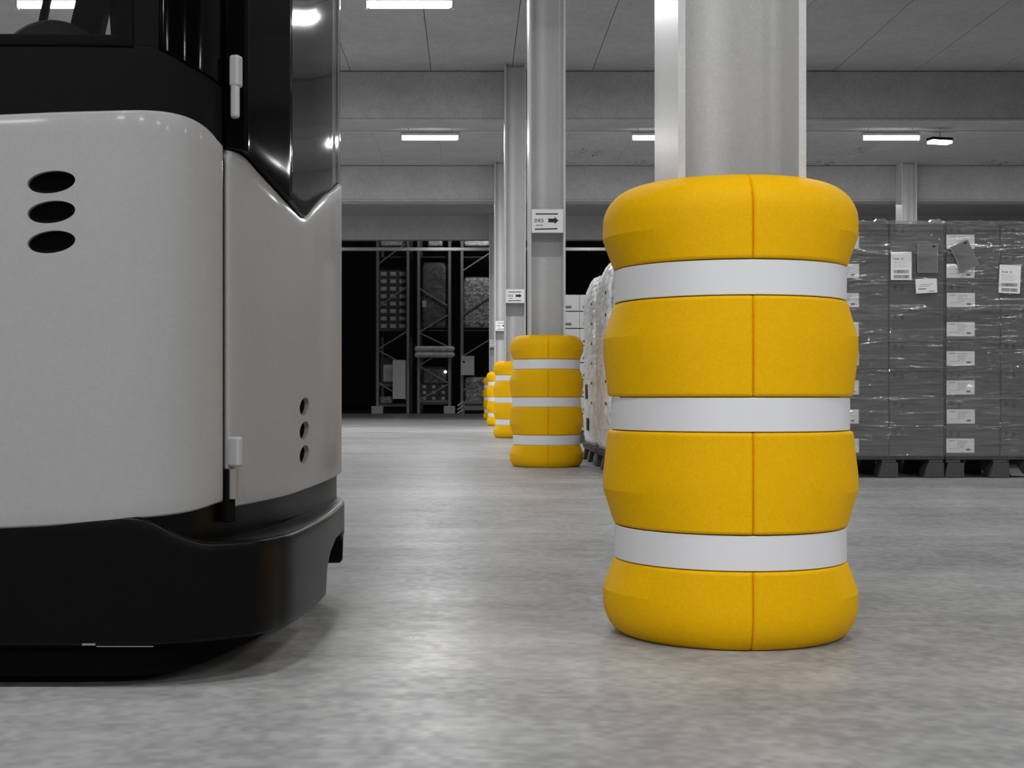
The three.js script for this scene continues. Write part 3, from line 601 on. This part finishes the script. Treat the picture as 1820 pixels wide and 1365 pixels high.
{
  const spots = [[1.04, 10.15, 'pale shrink-wrapped pallet load just left of the big guard, nearer of two', 61], [1.045, 11.42, 'pale shrink-wrapped pallet load behind the nearer one, right of the second guard', 67]];
  spots.forEach(([x, z, label, sN], i) => {
    addPallet(`pallet under the ${i ? 'farther' : 'nearer'} pale wrapped load left of the big guard`, x + PW / 2, -(z + PD / 2));
    const t = thing('wrapped_load', label, 'pallet load', [x + PW / 2, PH + .003, -(z + PD / 2)]);
    part('film_body', move(lumpGeo(PW, 1.46, PD, 9, .05, sN, .06), 0, .73, 0), M.load, t);
    seed(sN);
    const sideMark = (y, dz, w, h, m, name) => { const g = bevelBox(.006, h, w, .001); part(name, move(g, -PW / 2 - .006, y, dz), m, t); };
    if (i === 1) { sideMark(.47, -.1, .16, .13, M.print, 'dark_label'); sideMark(.18, .02, .16, .11, M.print, 'dark_label'); }
    for (let k = 0; k < 6; k++) sideMark(1.22 - k * .17, .42, .03, .022, M.print, 'lacing_hole');
  });
  // far pale cartons between the second column and the wrapped loads
  addPallet('far pallet under the pale cartons right of the second column', 1.36, -(16.8 + .6));
  const pale = std({ color: 0xb8b8b8, roughness: .6 }), pg = bevelBox(.40, .2, .58, .004);
  seed(31);
  for (let r = 0; r < 8; r++) for (let c = 0; c < 2; c++) {
    const o = thing('pale_carton', `pale carton, ${ordinal[r]} row, ${c ? 'right' : 'left'} column of the far stack right of the second column`, 'carton', [1.36 + (c - .5) * .404, PH + .003 + .2125 * r + .106, -(16.8 + .3)], 0, 'far pale cartons');
    part('box', pg, pale, o); part('print_strip', move(new THREE.BoxGeometry(.26, .03, .002), -.03, -.05, .291), std({ color: 0x5a5a5a, roughness: .7 }), o);
  }
}

// ------------------------------------------------------------------ racks in the unlit store
{
  const Z = 47, K = Z / FOCAL, X = u => (u - 836) * K, Y = v => EYE + (706 - v) * K;
  const zz = -Z;
  function rack(label, uL, uR, zig, extra) {
    const cx = (X(uL) + X(uR)) / 2, r = thing('pallet_rack', label, 'rack', [cx, 0, zz]), xl = X(uL) - cx, xr = X(uR) - cx;
    for (const x of [xl, xr]) for (const d of [0, -2.7]) part('post', move(bevelBox(.1, 7.2, .09, .008), x, 3.6, d), M.rack, r);
    for (const [a, va, b, vb] of zig) part('brace', bar([a ? xr : xl, Y(va), -.01], [b ? xr : xl, Y(vb), -.01], .045, .03), M.rack, r);
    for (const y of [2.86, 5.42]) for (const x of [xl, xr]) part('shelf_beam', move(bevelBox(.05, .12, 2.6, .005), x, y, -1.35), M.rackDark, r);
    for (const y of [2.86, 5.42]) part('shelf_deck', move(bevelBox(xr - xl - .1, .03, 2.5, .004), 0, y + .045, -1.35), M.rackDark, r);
    if (extra) extra(r, xl, xr);
    return r;
  }
  const guard = (r, x) => part('foot_guard', move(rbox(.4, .27, .3, .03, 2), x, .135, .14), M.paper, r, 'pale foot guard');
  rack('left steel pallet rack in the dark store, with a pale board below', 671, 725, [[0, 470, 1, 430], [0, 547, 1, 508], [0, 621, 1, 588], [0, 622, 1, 651], [0, 679, 1, 712]], (r, xl) => guard(r, xl));
  rack('middle steel pallet rack in the dark store, with pale rolls', 744, 799, [[0, 512, 1, 545], [0, 591, 1, 558], [0, 591, 1, 617], [0, 650, 1, 618], [0, 650, 1, 682], [0, 711, 1, 682], [0, 713, 1, 713]], (r, xl, xr) => guard(r, xr));
  rack('right steel pallet rack in the dark store, next to the column line', 821, 876, [[0, 482, 1, 446], [0, 560, 1, 522], [0, 634, 1, 600], [0, 695, 1, 662]]);
  const zc = zz - .75;
  // left rack, upper shelf: cartons with pale labels
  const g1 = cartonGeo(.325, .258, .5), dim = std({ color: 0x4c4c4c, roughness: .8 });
  for (let r = 0; r < 8; r++) for (let c = 0; c < 3; c++) {
    const o = thing('rack_carton', `dark carton with a pale label, ${ordinal[r]} row, ${['left', 'middle', 'right'][c]} column on the left rack's shelf`, 'carton', [X(681.5) + c * .328, 2.93 + .26 * (r + .5), zz - .35], 0, 'labelled cartons on the left rack');
    part('box', g1, dim, o); part('box_label', move(bevelBox(.2, .13, .004, .001), .0, 0, .252), M.paper, o);
  }
  // middle rack, lower: cartons with small pale labels
  const g2 = cartonGeo(.325, .2, .5);
  for (let r = 0; r < 3; r++) for (let c = 0; c < 3; c++) {
    const o = thing('rack_carton', `dark carton with a small pale spot, ${ordinal[r]} row, ${['left', 'middle', 'right'][c]} column low in the middle rack`, 'carton', [X(754) + c * .33, .435 + .203 * (r + .5), zz - .35], 0, 'spotted cartons low in the middle rack');
    part('box', g2, dim, o); part('spot_label', move(bevelBox(.11, .1, .004, .001), 0, 0, .252), M.paper, o);
  }
  const lump = (label, u0, u1, v0, v1, m, sN, name = 'wrapped_load', dome = .01) => { const w = (u1 - u0) * K, h = (v1 - v0) * K; const t = thing(name, label, 'pallet load', [X((u0 + u1) / 2), Y(v1), zz - .62]); part('film_body', move(lumpGeo(w, h, 1.1, 10, .05, sN, dome), 0, h / 2, 0), m, t); return t; };
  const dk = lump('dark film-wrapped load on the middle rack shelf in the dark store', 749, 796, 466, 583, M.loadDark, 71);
  part('paper_label', move(bevelBox(.14, .23, .004, .001), -.36, .85, .556), M.paper, dk);
  lump('glossy mixed load in crumpled film on the right rack shelf', 823, 872, 492, 583, M.loadMixed, 73);
  lump('pale load on the top shelf of the left rack, above the door rail', 674, 724, 405, 436.5, M.load, 75);
  lump('small bright load on the top shelf of the middle rack, above the door rail', 760, 786, 412, 436.5, M.load, 77);
  lump('bright wrapped load on the top shelf of the right rack, above the door rail', 824, 870, 400, 436.5, M.load, 79);
  lump('dark wrapped load low in the right rack behind the guard rail', 825, 872, 670, 716, M.loadMixed, 81);
  lump('dark wrapped bale low in the left rack beside the board', 674, 697, 704, 717, M.loadMixed, 83);
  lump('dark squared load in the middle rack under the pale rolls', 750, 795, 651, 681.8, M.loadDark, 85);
  { const b = thing('bin_load', 'dark load with a pale front label beside the board in the left rack', 'pallet load', [X(687), Y(681), zz - .4]); part('box', move(bevelBox(.44, .9, .7, .01), 0, .45, 0), dim, b); part('paper_label', move(bevelBox(.33, .58, .006, .001), .05, .35, .353), M.paper, b); }
  // plinths: what carries the lower loads
  const plinth = (label, u0, u1, v) => { const h = Y(v); const t = thing('rack_shelf', label, 'shelf', [X((u0 + u1) / 2), h - .06, zz - .65]); part('deck', bevelBox((u1 - u0) * K, .1, 1.2, .006), M.rackDark, t); };
  plinth('low shelf at the foot of the left rack', 674, 722, 717.3); plinth('low shelf at the foot of the middle rack', 747, 796, 713.6);  plinth('low shelf at the foot of the right rack', 824, 873, 716.3); plinth('mid shelf under the load with the pale label in the left rack', 674, 698, 681.3);
  // pale board, pale rolls, pale panel
  solo('pale_board', bevelBox(23 * K, 69 * K, .04, .006), std({ color: 0xd8d8d8, roughness: .6 }), 'tall pale board standing in front of the left rack', 'board', [X(709.7), Y(674.5), zz + .1]);
  for (const [v, l] of [[620.5, 'upper of two pale rolls lying across the middle rack'], [631, 'lower of two pale rolls lying across the middle rack']]) { const g = new THREE.CapsuleGeometry(.1, 62 * K, 6, 16); g.rotateZ(Math.PI / 2); solo('pale_roll', g, M.load, l, 'roll', [X(772.5), Y(v), zz + .16]); }
  { const p = thing('notice_board', 'square pale board with a dark mark on the right rack', 'board', [X(831), Y(650), zz + .12]); part('board', bevelBox(24 * K, 34 * K, .04, .005), std({ color: 0xd8d8d8, roughness: .6 }), p); part('dark_mark', move(new THREE.SphereGeometry(.045, 12, 8).scale(1, .8, .2), -.13, .13, .02), M.print, p); }
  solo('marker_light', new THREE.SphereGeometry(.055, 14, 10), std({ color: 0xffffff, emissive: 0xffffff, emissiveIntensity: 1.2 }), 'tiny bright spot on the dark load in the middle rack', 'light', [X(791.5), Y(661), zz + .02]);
  // guard rail in front of the right rack
  const t = thing('guard_rail', 'low steel guard rail with slanted end at the foot of the right rack', 'guard rail', [X(842), 0, zz + .5]);
  part('rail', move(bevelBox(50 * K, .07, .05, .006), .02, .40, 0), M.rack, t); part('rail', move(bevelBox(44 * K, .15, .05, .006), .08, .2, 0), M.rack, t);
  for (let k = 0; k < 3; k++) part('slanted_end', bar([-.56 - .0, .02 + k * .13, .01], [-.36, .16 + k * .13, .01], .06, .04), M.paper, t);
  part('rail_post', move(bevelBox(.09, .42, .07, .006), -.36, .21, -.04), M.rack, t); part('rail_post', move(bevelBox(.09, .42, .07, .006), .48, .21, -.04), M.rack, t);
}

renderer.render(scene, camera);
